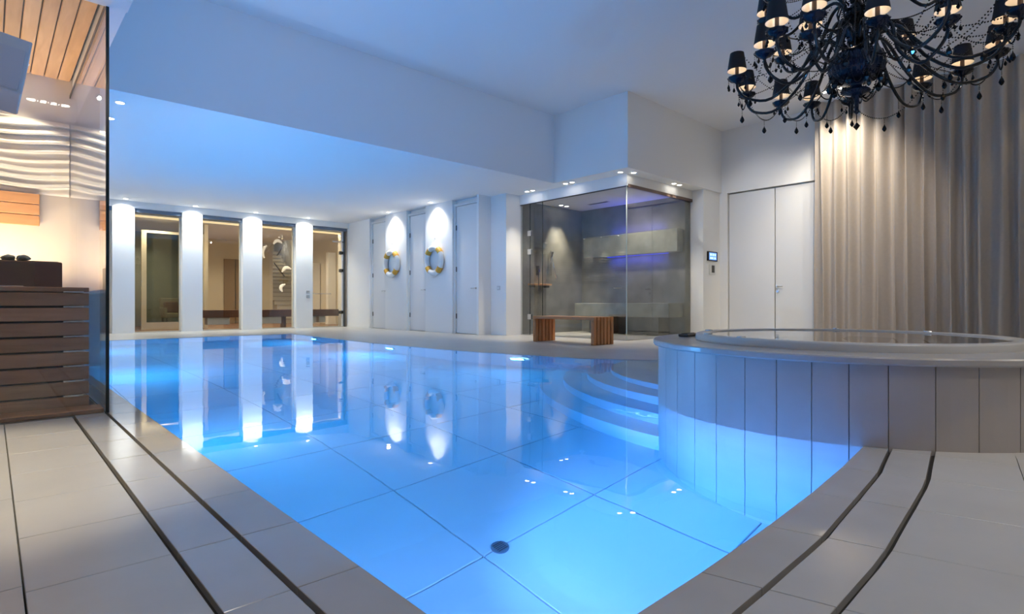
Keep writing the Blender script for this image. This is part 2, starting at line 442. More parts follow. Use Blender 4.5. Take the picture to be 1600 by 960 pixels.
# ------------------------------------------------------------------ hot tub
tub = thing('hot_tub', 'big round raised hot tub clad in beige stone panels beside the pool', 'hot tub', (*TUB, 0))
TZ = .415
bm = B(); r0 = lathe(bm, [(TR-.02, PD-.02), (TR-.02, TZ)], 92, *TUB); cap(bm, r0[0], flip=True); obj('core', bm, GROUT, tub)
pm = None
step_ang = 7.95; base = 139.0
joint = [139.0, 148.0, 157.2, 165.5, 174.3, 182.4, 190.3, 198, 205.7, 214.8, 223.5, 232.7]
a = 139.0
while a-8.4 > 232.7-360: a -= 8.4; joint.append(a)
joint = sorted(j % 360 for j in joint)
for i in range(len(joint)):
    a0 = joint[i]; a1 = joint[(i+1) % len(joint)]
    if a1 < a0: a1 += 360
    g = .09
    a0 += g; a1 -= g
    aa = [a0+(a1-a0)*k/3 for k in range(4)]
    pts = [(TUB[0]+TR*cos(R(t)), TUB[1]+TR*sin(R(t))) for t in aa]+[(TUB[0]+(TR-.02)*cos(R(t)), TUB[1]+(TR-.02)*sin(R(t))) for t in aa[::-1]]
    o = obj('panel', pr(pts, PD-.02, TZ), PANEL, tub)
bm = B()
lathe(bm, [(TR-.03, TZ), (TR+.03, TZ), (TR+.036, TZ+.008), (TR+.036, TZ+.032), (TR+.03, TZ+.04), (.93, TZ+.04), (.93, TZ)], 96, *TUB)
obj('capstone', bm, CAPM, tub)
bm = B()
lathe(bm, [(.99, TZ+.04), (.988, TZ+.076), (.982, TZ+.084), (.97, TZ+.088), (.915, TZ+.088), (.90, TZ+.084), (.89, TZ+.06), (.87, TZ-.1), (.6, TZ-.35), (.55, TZ-.75), (.001, TZ-.8)], 96, *TUB)
obj('rim', bm, ACRYL, tub, smooth=True)
bm = B(); r0 = lathe(bm, [(.897, TZ+.078)], 96, *TUB); cap(bm, r0[0])
tag(obj('tub_water', bm, TUBW), 'still clear water filling the round hot tub to its rim', 'water')
for a in (100, 135, 160, 20, -20):
    bm = B(); lathe(bm, [(.03, 0), (.025, .008), (.001, .01)], 12, TUB[0]+.94*cos(R(a)), TUB[1]+.94*sin(R(a)), TZ+.088)
    obj('air_valve', bm, METAL, tub)
t = thing('control_box', 'small flat dark box lying on the hot tub capstone', 'box', (4.17, 2.40, TZ+.0412))
bm = B(); box(bm, -.12, .12, -.04, .04, 0, .022, bev=.006); bm.transform(Matrix.Translation((4.17, 2.40, TZ+.0412)) @ Matrix.Rotation(R(12), 4, 'Z')); obj('case', bm, DMETAL, t)
bm = B(); box(bm, -.09, .09, -.025, .025, .022, .026); bm.transform(Matrix.Translation((4.17, 2.40, TZ+.0412)) @ Matrix.Rotation(R(12), 4, 'Z')); obj('lid', bm, BLACK, t)

# ------------------------------------------------------------------ walls and ceilings
struct('ceiling', bx(.68, 12.6, -4.3, 8.1, ZH, ZH+.1), CEIL)
struct('ceiling_low', bx(.7, 8.58, 8.0, 17.1, ZL, ZH+.1), CEIL)
struct('ceiling_soffit', bx(8.58, 12.6, 6.15, 17.1, ZL, ZH+.1), WHITE)
struct('ceiling_near', bx(-4.3, .68, -4.3, 4.55, ZN, ZH+.1), CEIL)
struct('wall_left', bx(-4.4, -4.3, -4.3, 8.0, -.03, ZH), WHITE)
struct('wall_back', bx(-4.4, 12.6, -4.4, -4.3, -.03, ZH), WHITE)
bm = B(); box(bm, 12.28, 12.6, -4.3, 6.4, -.03, ZH); box(bm, XW, 12.6, 6.02, 6.6, -.03, ZH); box(bm, XW, 12.28, -4.3, 6.02, 3.2, ZH)
struct('wall_right', bm, WHITE)
# double door in the right wall
for i, (y0, y1) in enumerate(((5.0, 6.0), (3.98, 4.98))):
    d = struct('door_%d' % (i+1), bx(12.20, 12.26, y0, y1, .02, 3.17, bev=.004), DOORW)
    if i == 1:
        bm = B(); cylx(bm, (12.2, 4.93, 1.08), (12.15, 4.93, 1.08), .022); cylx(bm, (12.2, 4.93, .98), (12.185, 4.93, .98), .03)
        cylx(bm, (12.155, 4.93, 1.08), (12.155, 4.82, 1.08), .012); obj('door_handle', bm, METAL, d)
struct('baseboard_right', bx(12.18, 12.275, -4.3, 3.97, .0, .08), WHITE)
# pier with the touch panel
struct('wall_pier', bx(11.42, XW, 6.2, 6.7, 0, ZL), WHITE)
t = thing('touch_panel', 'black wall touch panel with a glowing blue screen beside the steam room', 'panel', (11.79, 6.2, 1.77))
obj('frame', bx(11.57, 12.01, 6.175, 6.2, 1.665, 1.875, bev=.006), BLACK, t)
sc = obj('screen', bx(11.63, 11.95, 6.171, 6.176, 1.69, 1.85), SCREEN, t)
bm = B()
for (a, b, c, d) in ((11.66, 11.74, 1.78, 1.83), (11.77, 11.83, 1.78, 1.83), (11.86, 11.92, 1.78, 1.83), (11.66, 11.80, 1.71, 1.75), (11.84, 11.92, 1.71, 1.75)): box(bm, a, b, 6.169, 6.172, c, d)
obj('icons', bm, SCREENW, sc)
t = thing('wall_thermostat', 'small white wall thermostat with a dark display under the touch panel', 'thermostat', (11.8, 6.2, 1.48))
obj('plate', bx(11.66, 11.94, 6.18, 6.2, 1.37, 1.60, bev=.004), DOORW, t)
obj('display', bx(11.75, 11.87, 6.172, 6.181, 1.41, 1.57, bev=.004), DMETAL, t)
# wall with the doors and life rings (x = XR), doors recessed
bm = B()
segs = [(15.05, 17.1), (13.05, 14.15), (11.0, 12.15)]
for a, b in segs: box(bm, XR, XR+.4, a, b, 0, ZL)
box(bm, XR+.15, XR+.4, 10.05, 17.1, 0, ZL)
box(bm, XR, XR+.4, 10.0, 10.07, 0, ZL)
struct('wall_ring', bm, WHITE)
bm = B(); box(bm, 8.58, 9.2, 9.47, 10.2, 0, ZL)
struct('wall_corner', bm, WHITE)
for i, (a, b) in enumerate([(14.15, 15.05), (12.15, 13.05), (10.07, 11.0)]):
    d = struct('door_%d' % (i+3), bx(XR+.085, XR+.13, a+.06, b-.06, .012, ZL-.16, bev=.003), DOORW)
    bm = B(); box(bm, XR+.05, XR+.15, b-.055, b, 0, ZL-.1); box(bm, XR+.05, XR+.15, a, a+.055, 0, ZL-.1); box(bm, XR+.05, XR+.15, a+.055, b-.055, ZL-.155, ZL-.1)
    obj('frame', bm, DOORW, d)
    for z in (.42, 1.55, 2.55):
        bm = B(); cylx(bm, (XR+.078, b-.06, z-.06), (XR+.078, b-.06, z+.06), .014); obj('hinge', bm, DMETAL, d)
    bm = B(); cylx(bm, (XR+.09, a+.13, 1.08), (XR+.03, a+.13, 1.08), .010); cylx(bm, (XR+.035, a+.12, 1.08), (XR+.035, a+.26, 1.08), .010); cylx(bm, (XR+.085, a+.13, 1.08), (XR+.08, a+.13, 1.08), .026)
    obj('door_handle', bm, METAL, d)
struct('baseboard_ring', bx(XR-.012, XR, 15.06, 16.3, 0, .06), WHITE)
# switches
t = thing('wall_switch', 'small square white switch on the wall left of the steam room', 'switch', (8.58, 9.72, 1.1))
obj('plate', bx(8.565, 8.58, 9.67, 9.77, 1.03, 1.13, bev=.003), GREY, t); obj('rocker', bx(8.56, 8.566, 9.69, 9.75, 1.05, 1.11), DOORW, t)

# wave relief walls
def relief(name, p0, du, width, z0, z1, nu, nv, label=None, amp=.05, parent=None, rows=8):
    bm = B(); nrm = Vector((du[1], -du[0], 0)); grid = []
    for j in range(nv+1):
        row = []
        for i in range(nu+1):
            u = width*i/nu; z = z0+(z1-z0)*j/nv
            t = (z-z0)/(z1-z0)*rows + .28*sin(u*3.1+z*2.0) + .16*sin(u*7.3+1.3+z*3)
            fr = 1-(t-math.floor(t)); hgt = amp*(fr**1.6)*(1 if fr < .93 else (1-fr)/.07)
            edge = min(1, (z-z0)/.05, (z1-z)/.05)
            p = Vector((p0[0]+du[0]*u, p0[1]+du[1]*u, z))+nrm*(.005+hgt*max(0, edge)*(.65+.35*sin(u*2.3+t*.9)))
            row.append(bm.verts.new(p))
        grid.append(row)
    for j in range(nv):
        for i in range(nu): bm.faces.new((grid[j][i], grid[j][i+1], grid[j+1][i+1], grid[j+1][i]))
    return obj(name, bm, RELIEF, parent, smooth=True)

wl = struct('wall_pool_left', bx(.7, .93, 8.0, YW, 0, ZL), WHITE)
relief('wave_relief', (.93, 8.1), (0, 1), 8.2, 1.5, 2.75, 170, 90, parent=wl, rows=14)
# ------------------------------------------------------------------ window wall
bm = B(); box(bm, .7, 13, YW-.02, YW+.35, 3.06, ZL)
struct('trim_1', bm, WHITE)
struct('trim_2', bx(.95, 8.19, YW+.05, YW+.30, 2.97, 3.06), mat('track_grey', (.16, .2, .26), .5))
cols = [(2.15, 2.60), (3.63, 4.10), (5.10, 5.61), (6.57, 7.07)]
names = ['leftmost of the four white lit columns between the windows', 'second from left of the four white lit columns between the windows', 'third from left of the four white lit columns between the windows', 'rightmost white lit column, with two small switches, beside the glass door']
for (a, b), lb in zip(cols, names):
    t = thing('column', lb, 'column', ((a+b)/2, YW+.15, 0))
    obj('shaft', bx(a, b, YW-.01, YW+.33, .0, 3.058), WHITE, t)
    obj('plinth', bx(a-.004, b+.004, YW-.016, YW+.32, 0, .06), WHITE, t)
for z in (1.06, .93):
    t = thing('wall_switch', '%s of the two small grey switches on the rightmost column' % ('upper' if z > 1 else 'lower'), 'switch', (6.92, YW-.01, z))
    obj('plate', bx(6.87, 6.97, YW-.022, YW-.01, z-.045, z+.045, bev=.003), METAL, t); obj('rocker', bx(6.895, 6.945, YW-.027, YW-.022, z-.02, z+.02), GREY, t)
edges = [.95]+[v for c in cols for v in c]+[8.15]
wn = 0
for i in range(0, len(edges), 2):
    a, b = edges[i], edges[i+1]; wn += 1
    if i == 8:
        d = struct('door_6', bx(a+.01, b-.10, YW+.16, YW+.172, .02, 2.96), WINDOWG)
        bm = B(); cylx(bm, (a+.06, YW+.1, 1.02), (a+.62, YW+.1, 1.02), .013); cylx(bm, (a+.08, YW+.1, 1.02), (a+.08, YW+.17, 1.02), .01); cylx(bm, (a+.6, YW+.1, 1.02), (a+.6, YW+.17, 1.02), .01)
        obj('door_handle', bm, METAL, d)
        for z in (.45, 1.75, 2.3): obj('hinge', bx(b-.16, b-.04, YW+.12, YW+.2, z-.05, z+.05, bev=.005), DMETAL, d)
        bm = B(); box(bm, b-.09, b-.045, YW+.12, YW+.2, 0, 2.97); obj('frame', bm, DOORW, d)
        bm = B(); box(bm, b-.045, b-.0, YW+.05, YW+.2, 0, 2.97); obj('seal', bm, DMETAL, d)
        bm = B(); box(bm, b-.4, b-.05, YW+.11, YW+.14, 2.62, 2.66); obj('closer', bm, METAL, d)
    else:
        wv = struct('window_%d' % wn, bx(a+.005, b-.005, YW+.18, YW+.192, .02, 2.97), WINDOWG)
        bm = B(); box(bm, b-.03, b-.002, YW+.15, YW+.22, .0, 2.97); box(bm, a+.002, a+.03, YW+.15, YW+.22, 0, 2.97); obj('frame', bm, mat('frame_cream', (.70, .68, .60), .5), wv)
struct('trim_3', bx(.95, 8.2, YW+.10, YW+.33, .0, .02), TILE)
# ------------------------------------------------------------------ hall beyond the windows
YB = 23.0
t = thing('cove_strip', 'warm glowing light strip along the hall ceiling just behind the windows', 'light strip', (4.5, YW+.42, 2.98))
obj('profile', bx(1.1, 8.2, YW+.40, YW+.46, 2.955, 3.0), DOORW, t)
obj('strip', bx(1.1, 8.2, YW+.392, YW+.40, 2.90, 2.955), mat('cove_warm', (1, .8, .5), .5, emit=(1, .76, .42), es=.75), t)
struct('hall_floor', bx(-1, 12.5, YW+.8, 27, -.05, -.005), HALLF)
struct('hall_floor_edge', bx(-1, 12.5, YW+.345, YW+.8, -.05, .0), HALLF)
struct('hall_ceiling', bx(-1, 12.5, YW+.75, 20.6, 3.04, 3.1), CEIL)
struct('hall_ceiling_back', bx(-1, 8.0, 20.6, 27, 3.04, 3.1), CEIL)
struct('stair_wall', bx(9.6, 9.7, 20.6, 26.5, 0, 6), HALLW)
struct('stair_ceiling', bx(7.9, 9.7, 20.6, 26.5, 6, 6.1), CEIL)
struct('hall_wall', bx(4.6, 8.0, YB-.8, YB-.65, 0, 3.04), HALLW)
struct('hall_wall_end', bx(-1, 13, 26.5, 26.6, 0, 5), HALLW)
struct('hall_wall_side', bx(7.9, 8.0, YB-.65, 26.5, 0, 3.04), HALLW)
d = struct('door_7', bx(6.25, 7.1, YB-.85, YB-.8, .0, 2.35), HALLD)
obj('frame', bx(6.62, 6.65, YB-.86, YB-.85, 0, 2.35), DMETAL, d)
struct('hall_wall_left', bx(1.0, 1.1, YW+.36, 26.5, 0, 3.04), HALLW)
# glass partition with cream frame, dark room behind
t = thing('glass_partition', 'cream framed glass partition in the hall behind the left window', 'partition', (3.6, 18.3, 0))
CR = mat('cream_frame', (.62, .58, .46), .5)
bm = B(); box(bm, 3.05, 3.17, 18.25, 18.33, 0, 2.75); box(bm, 4.52, 4.6, 18.25, 18.33, 0, 2.75); box(bm, 3.17, 4.52, 18.25, 18.33, 2.68, 2.75); box(bm, 3.17, 4.52, 18.25, 18.33, 0, .2)
obj('frame', bm, CR, t); obj('pane', bx(3.17, 4.52, 18.285, 18.295, .2, 2.68), pane_mat('green_glass', (.74, .78, .70)), t)
struct('hall_partition', bx(4.6, 4.7, 18.2, 22.2, 0, 3.04), HALLW)
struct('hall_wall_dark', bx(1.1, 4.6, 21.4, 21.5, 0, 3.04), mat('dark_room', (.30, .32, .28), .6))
t = thing('armchair', 'pale armchair with a reddish cushion behind the glass partition in the hall', 'armchair', (4.05, 19.2, 0))
CH = mat('armchair_cloth', (.42, .36, .30), .8); CU = mat('cushion_red', (.22, .10, .08), .8)
obj('seat', bx(3.75, 4.38, 18.95, 19.55, .30, .44, bev=.03), CH, t)
bm = B(); box(bm, 3.75, 4.38, -.06, .06, 0, .5, bev=.03); bm.transform(Matrix.Translation((0, 19.58, .40)) @ Matrix.Rotation(R(-14), 4, 'X')); obj('backrest', bm, CH, t)
for x in (3.75, 4.34): obj('armrest', bx(x-.02, x+.06, 18.95, 19.6, .40, .60, bev=.02), CH, t)
for x in (3.8, 4.32):
    for y in (19.0, 19.5): obj('leg', bx(x-.02, x+.02, y-.02, y+.02, 0, .30), DMETAL, t)
bm = B(); box(bm, 3.82, 4.2, -.05, .05, 0, .34, bev=.04); bm.transform(Matrix.Translation((0, 19.40, .45)) @ Matrix.Rotation(R(-18), 4, 'X')); obj('cushion', bm, CU, t)
# low bench along the hall side of the windows with white boxes under it
t = thing('hall_bench', 'long low dark red wooden bench seen through the right windows', 'bench', (6.3, 17.3, 0))
obj('seat_board', bx(4.2, 8.55, 17.05, 17.45, .33, .54, bev=.006), HBENCH, t)
for x in (4.22, 6.5, 8.45): obj('support', bx(x, x+.05, 17.1, 17.42, -.0, .33), HBENCH, t)
for (x0, x1, lb) in ((4.40, 4.98, 'white box under the hall bench in the third window'), (5.86, 6.42, 'white box under the hall bench in the fourth window'), (7.28, 7.50, 'left of two small white boxes under the bench behind the glass door'), (7.58, 7.80, 'right of two small white boxes under the bench behind the glass door')):
    t = thing('storage_box', lb, 'box', ((x0+x1)/2, 17.45, -.005)); obj('body', bx(x0, x1, 17.12, 17.4, .13, .31, bev=.01), DOORW, t); obj('lid', bx(x0-.005, x1+.005, 17.115, 17.405, .31, .325, bev=.006), DOORW, t)
# staircase
t = thing('staircase', 'pale staircase rising at the back of the hall behind the fourth window', 'staircase', (8.8, 21.0, 0))
STM = mat('stair_stone', (.55, .50, .40), .5)
for k in range(18):
    o = obj('step', bx(8.02, 9.5, 21.0+.27*k, 21.0+.27*k+.30, .0 if k < 2 else .17*(k-2), .17*(k+1)-.03), STM, t)
    obj('nosing', bx(8.0, 9.52, 20.97+.27*k, 21.0+.27*k+.28, .17*(k+1)-.03, .17*(k+1)), mat('nosing', (.36, .32, .26), .5) if k == 0 else bpy.data.materials['nosing'], t)
# fin wall on the right
for k, (y, zt) in enumerate(((17.6, 2.75), (18.7, 2.5), (20.0, 2.2))):
    t = thing('wall_fin', ['nearest and tallest', 'middle', 'farthest and lowest'][k]+' of the three tall white fins in the hall behind the glass door', 'pillar', (9.0, y, 0))
    obj('body', bx(8.62, 8.9, y, y+.18, 0, zt), WHITE, t); obj('foot', bx(8.60, 8.9, y-.01, y+.19, 0, .05), WHITE, t)
struct('hall_wall_right', bx(8.92, 9.0, YW+.36, 20.9, 0, 3.04), HALLW)
# hanging sculpture of curved petals and dark rods
t = thing('hanging_sculpture', 'hanging sculpture of curved white petals and dark rods in the hall', 'sculpture', (7.3, 19.4, 3.04))
bm = B(); cylx(bm, (7.3, 19.4, 3.04), (7.3, 19.4, 2.9), .05); obj('canopy', bm, METAL, t)
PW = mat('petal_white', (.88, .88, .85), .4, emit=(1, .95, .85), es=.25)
for (x, z, a, s) in ((6.75, 2.45, 80, .42), (7.15, 2.75, 10, .28), (7.45, 1.85, 20, .32), (7.95, 1.95, -20, .42), (7.35, 1.25, 70, .26), (7.85, 1.3, 120, .3)):
    bm = B(); pts = []
    for k in range(9):
        q = -1+2*k/8; ang = R(a)
        u = s*.5*q; v = .10*(1-q*q)
        pts.append((x+u*cos(ang)-v*sin(ang), 19.4, z+u*sin(ang)+v*cos(ang), .05*(1-q*q)+.006))
    for (p, q2) in zip(pts[:-1], pts[1:]): 
        tube(bm, [p[:3], q2[:3]], max(p[3], q2[3]), 8)
    obj('petal', bm, PW, t)
    bm = B(); cylx(bm, (x, 19.4, z), (7.3+(x-7.3)*.2, 19.4, 2.95), .003, 5); obj('cord', bm, DMETAL, t)
for (x0, z0, x1, z1) in ((7.15, 2.35, 7.38, 2.72), (7.05, 2.1, 7.4, 1.65)):
    bm = B(); cylx(bm, (x0, 19.45, z0), (x1, 19.45, z1), .022, 8); obj('rod', bm, DMETAL, t)

# ------------------------------------------------------------------ downlights
def spot(loc, W, col=(1, .90, .74), ang=70, blend=.6, tilt=(0, 0), r=.03):
    l = bpy.data.lights.new('downlight_light', 'SPOT'); l.energy = W; l.color = col; l.spot_size = R(ang); l.spot_blend = blend; l.shadow_soft_size = r
    o = bpy.data.objects.new('downlight_light', l); C.objects.link(o); o.location = loc; o.rotation_euler = (tilt[0], tilt[1], 0); return o
bm = B(); lathe(bm, [(.062, 0), (.060, -.006), (.046, -.004), (.044, .006)], 20); DL_ring = bm
dl0 = None
def downlight(x, y, z, W, label, group=None, ang=70, col=(1, .90, .74), tilt=(0, 0), blend=.6):
    global dl0
    if dl0 is None:
        dl0 = thing('downlight', label, 'downlight', (x, y, z), 0, group, local=True)
        obj('bezel', DL_ring, WHITE, dl0)
        b2 = B(); rg = lathe(b2, [(.046, -.002), (.002, -.002)], 20); cap(b2, rg[-1], flip=True); obj('lens', b2, LAMP, dl0)
        o = dl0
    else:
        o = copy_tree(dl0); o.location = (x, y, z); o['label'] = label
        if 'group' in o: del o['group']
        if group: o['group'] = group
    if W: spot((x, y, z-.02), W, col, ang, blend, tilt)
    return o
for i, ((a, b), nm) in enumerate(zip(cols, ('leftmost', 'second', 'third', 'rightmost'))):
    downlight((a+b)/2, 16.12, ZL, 95, 'recessed downlight in the low ceiling above the %s lit column' % nm, ang=125, tilt=(R(14), 0), col=(.97, 1, .95), blend=1)
downlight(.98+.25, 16.12, ZL, 30, 'recessed downlight hidden behind the sauna, in the window row', ang=60)
downlight(8.0, 13.62, ZL, 72, 'recessed downlight above the left life ring', ang=115, tilt=(0, R(-12)), col=(1, .97, .90), blend=1)
downlight(8.0, 11.62, ZL, 72, 'recessed downlight above the right life ring', ang=115, tilt=(0, R(-12)), col=(1, .97, .90), blend=1)
for k in range(8):
    downlight(1.19, 8.46+.81*k, ZL, 70, ['larger recessed downlight in the low ceiling nearest the beam at left', 'second recessed downlight from the beam, touching the sauna glass edge'][k] if k < 2 else 'downlight in the row along the left pool wall', None if k < 2 else 'downlights in the row along the left pool wall', ang=60)
sof = [(8.80, 9.02, 'left'), (8.80, 8.84, 'right'), (8.80, 7.87, 'left'), (8.80, 7.69, 'right')]
for i, (x, y, s_) in enumerate(sof):
    downlight(x, y, ZL, 55, '%s lamp of the %s pair in the soffit over the left steam room glass' % (s_, 'far' if i < 2 else 'middle'), ang=66)
downlight(8.80, 6.48, ZL, 55, 'left lamp of the corner pair in the soffit above the steam room corner', ang=66)
downlight(9.02, 6.33, ZL, 55, 'right lamp of the corner pair in the soffit above the steam room corner', ang=66)
downlight(10.45, 6.33, ZL, 55, 'left lamp of the pair in the soffit over the right steam room glass', ang=66)
downlight(10.66, 6.33, ZL, 55, 'right lamp of the pair in the soffit over the right steam room glass', ang=66)
downlight(10.15, 9.22, 3.10, 150, 'left lamp of the pair in the steam room ceiling', ang=56)
downlight(10.35, 9.22, 3.10, 150, 'right lamp of the pair in the steam room ceiling', ang=56)
downlight(11.30, 3.72, ZH, 90, 'left lamp of the pair in the high ceiling by the curtain', ang=95, tilt=(0, R(-12)), blend=1)
downlight(11.30, 3.45, ZH, 90, 'right lamp of the pair in the high ceiling by the curtain', ang=95, tilt=(0, R(-12)), blend=1)
for y in (.9, -1.8): downlight(11.4, y, ZH, 16, 'downlight in the high ceiling along the curtain outside the view', 'downlights along the curtain', ang=60)
downlight(-.15, 3.25, ZN, 150, 'downlight in the near ceiling in front of the sauna', ang=54, col=(1, .88, .66))
for x in (.30, .38, .46, .54): downlight(x, 2.0, ZN, 3, 'small lamp of the row of four in the near ceiling', 'row of four near ceiling lamps')
for x, y in ((-1.6, 1.0), (-1.6, 3.2), (-.2, -1.5)): downlight(x, y, ZN, 30, 'downlight in the near ceiling beside the photographer', 'near ceiling downlights', ang=80)
for x, y in ((3, -2.4), (6, -2.4), (9, -1.5)): downlight(x, y, ZH, 60, 'added fill downlight in the high ceiling behind the photographer', 'added fill downlights', ang=90)  # added as neutral fill from behind the camera

# ------------------------------------------------------------------ life rings
def life_ring(y, z, label):
    x = XR-.075
    t = thing('life_ring', label, 'life ring', (x, y, z))
    Rm, rm = .318, .068
    def arc(a0, a1, r, n=14): return [(x, y+Rm*cos(R(a0+(a1-a0)*k/n)), z+Rm*sin(R(a0+(a1-a0)*k/n))) for k in range(n+1)]
    bm = B(); tube(bm, [(x, y+Rm*cos(2*pi*k/48), z+Rm*sin(2*pi*k/48)) for k in range(48)], rm, 16, closed=True)
    obj('ring', bm, RINGW, t, smooth=True)
    for a in (45, 135, 225, 315):
        bm = B(); tube(bm, arc(a-13, a+13, 0, 6), rm+.005, 16); obj('band', bm, RINGO, t, smooth=False)
    for a in (0, 90, 180, 270):
        bm = B(); pts = []
        for k in range(9):
            q = k/8; an = R(a-30+60*q); rr = Rm+rm+.006+.03*sin(pi*q)
            pts.append((x-.02, y+rr*cos(an), z+rr*sin(an)))
        tube(bm, pts, .008, 6); obj('grab_rope', bm, ROPE, t)
    bm = B(); zt = z+Rm+rm+.16
    tube(bm, [(x-.0, y-.13, z+Rm+.05), (x+.05, y-.02, zt), (x+.05, y+.02, zt), (x, y+.13, z+Rm+.05)], .007, 6); obj('hanging_rope', bm, ROPE, t)
    h = thing('wall_hook', 'steel wall hook holding the %s life ring' % ('left' if y > 12.5 else 'right'), 'hook', (XR, y, zt))
    bm = B(); cylx(bm, (XR, y, zt), (XR-.02, y, zt), .02); obj('plate', bm, METAL, h)
    bm = B(); tube(bm, [(XR-.018, y, zt-.005), (XR-.05, y, zt-.012), (XR-.06, y, zt+.015)], .007, 6); obj('peg', bm, METAL, h)
life_ring(13.70, 1.83, 'left white life ring with golden yellow bands on the white wall')
life_ring(11.66, 1.80, 'right white life ring with golden yellow bands on the white wall')

# ------------------------------------------------------------------ steam room
X0, Y0, XB, YF = 9.03, 6.50, 11.2, 9.46
ZG = 3.0
bm = B(); box(bm, XB, 11.415, Y0+.012, YF+.2, 0, ZL); struct('wall_steam_back', bm, STONE)
struct('wall_steam_far', bx(X0+.06, XB, YF, YF+.2, 0, ZL), STONE)
struct('ceiling_steam', bx(X0+.05, XB, Y0+.05, YF, 3.10, ZL-.002), CEIL)
bm = B(); box(bm, X0-.03, X0+.05, Y0-.03, YF+.1, ZG, ZL); box(bm, X0+.05, 11.42, Y0-.03, Y0+.05, ZG, ZL); struct('trim_4', bm, WHITE)
struct('floor_steam', bx(X0, XB, Y0, YF, 0, .012), TILE)
def gpane(name, x0, x1, y0, y1, z0, z1, m, parent=None): return obj(name, bx(x0, x1, y0, y1, z0, z1), m, parent)
t = thing('steam_enclosure', 'frameless smoked glass enclosure of the corner steam room', 'glass enclosure', (X0, Y0, 0))
gpane('pane', X0-.005, X0+.005, Y0+.008, 8.75, .014, ZG, SMOKE, t)
gpane('pane', X0+.008, 11.38, Y0-.005, Y0+.005, .014, ZG, SMOKE, t)
gpane('pane', X0-.005, X0+.005, 9.16, YF-.004, .014, ZG, SMOKE, t)
gd = gpane('glass_door', X0-.006, X0+.006, 8.765, 9.15, .03, ZG-.02, SMOKE, t)
bm = B(); box(bm, X0-.007, X0+.007, Y0-.007, Y0+.007, .014, ZG); obj('corner_joint', bm, EDGEG, t)
for y in (8.757, 9.155): obj('joint', bx(X0-.007, X0+.007, y-.005, y+.005, .014, ZG), EDGE, t)
for z in (.42, 1.9, 2.32):
    obj('hinge', bx(X0-.03, X0+.03, 9.10, 9.21, z-.06, z+.06, bev=.006), METAL, gd)
bm = B(); cylx(bm, (X0-.04, 8.84, 1.55), (X0-.04, 8.84, 1.0), .01); cylx(bm, (X0-.04, 8.84, 1.5), (X0, 8.84, 1.5), .007); cylx(bm, (X0-.04, 8.84, 1.05), (X0, 8.84, 1.05), .007); obj('handle', bm, DMETAL, gd)
bm = B(); box(bm, X0-.02, X0+.02, Y0, YF, ZG-.016, ZG+.002); obj('head_track', bm, DMETAL, t)
bm = B(); box(bm, X0, 11.412, Y0-.045, Y0-.012, ZG-.03, ZG+.03); obj('head_track', bm, mat('bronze_track', (.15, .10, .08), .4, metal=.4), t)
t = thing('stone_bench', 'long grey stone bench slab along the steam room back wall', 'bench', (10.9, 8.0, 0))
obj('slab', bx(10.62, XB-.003, 6.56, 9.2, .42, .73, bev=.008), STONEB, t)
obj('support', bx(10.75, XB-.002, 8.3, 8.8, .012, .42), STONE, t); obj('support', bx(10.75, XB-.002, 6.9, 7.2, .012, .42), STONE, t)
t = thing('wall_ledge', 'grey stone box ledge with blue light high on the steam room wall', 'ledge', (11.1, 8.0, 1.9))
obj('box', bx(10.95, XB-.003, 6.56, 9.2, 1.86, 2.36, bev=.006), STONEB, t)
LED = mat('blue_led', (.1, .15, 1), .5, emit=(.03, .05, 1), es=.8)
obj('light_strip', bx(XB-.05, XB-.02, 6.9, 8.6, 2.362, 2.372), LED, t); obj('light_strip', bx(XB-.06, XB-.03, 6.9, 8.6, 1.846, 1.858), LED, t)
area('led_up', (11.09, 7.75, 2.39), (R(180), 0, 0), .06, 1.5, 4, (.03, .06, 1)); area('led_down', (11.09, 7.75, 1.83), (0, 0, 0), .06, 1.5, 5, (.03, .06, 1))
t = thing('wooden_shelf', 'narrow wooden shelf on the steam room side wall', 'shelf', (9.5, YF, 1.15))
obj('board', bx(9.25, 9.85, YF-.22, YF-.005, 1.15, 1.19, bev=.004), HEADW, t)
for x in (9.3, 9.78): obj('bracket', bx(x, x+.02, YF-.18, YF, 1.10, 1.15), DMETAL, t)
t = thing('shower_set', 'slim steel shower rail with hose on the steam room side wall', 'shower', (10.2, YF, 1.6))
bm = B(); cylx(bm, (10.0, YF-.04, 1.4), (10.0, YF-.04, 2.0), .012); cylx(bm, (10.0, YF-.04, 1.45), (10.0, YF, 1.45), .01); cylx(bm, (10.0, YF-.04, 1.95), (10.0, YF, 1.95), .01); obj('rail', bm, METAL, t)
bm = B(); tube(bm, [(10.0, YF-.06, 1.9), (10.05, YF-.1, 1.6), (10.12, YF-.1, 1.35), (10.2, YF-.06, 1.3), (10.24, YF-.03, 1.42)], .008, 6); obj('hose', bm, METAL, t)
bm = B(); cylx(bm, (10.0, YF-.10, 1.98), (10.0, YF-.06, 1.86), .028); obj('shower_head', bm, METAL, t)
t = thing('shower_mixer', 'small dark shower mixer on the side wall beside the wooden shelf', 'mixer', (9.62, YF, 1.5))
obj('plate', bx(9.53, 9.63, YF-.02, YF, 1.4, 1.62, bev=.004), DMETAL, t); bm = B(); cylx(bm, (9.58, YF-.06, 1.5), (9.58, YF-.02, 1.5), .03); obj('knob', bm, METAL, t)
t = thing('grab_bar', 'short steel bar on the steam room back wall above the stone bench', 'grab bar', (XB, 8.25, 1.1))
bm = B(); cylx(bm, (XB-.05, 8.15, 1.1), (XB-.05, 8.4, 1.1), .012); obj('bar', bm, METAL, t)
bm = B(); cylx(bm, (XB-.05, 8.18, 1.1), (XB, 8.18, 1.1), .01); cylx(bm, (XB-.05, 8.37, 1.1), (XB, 8.37, 1.1), .01); obj('post', bm, METAL, t)
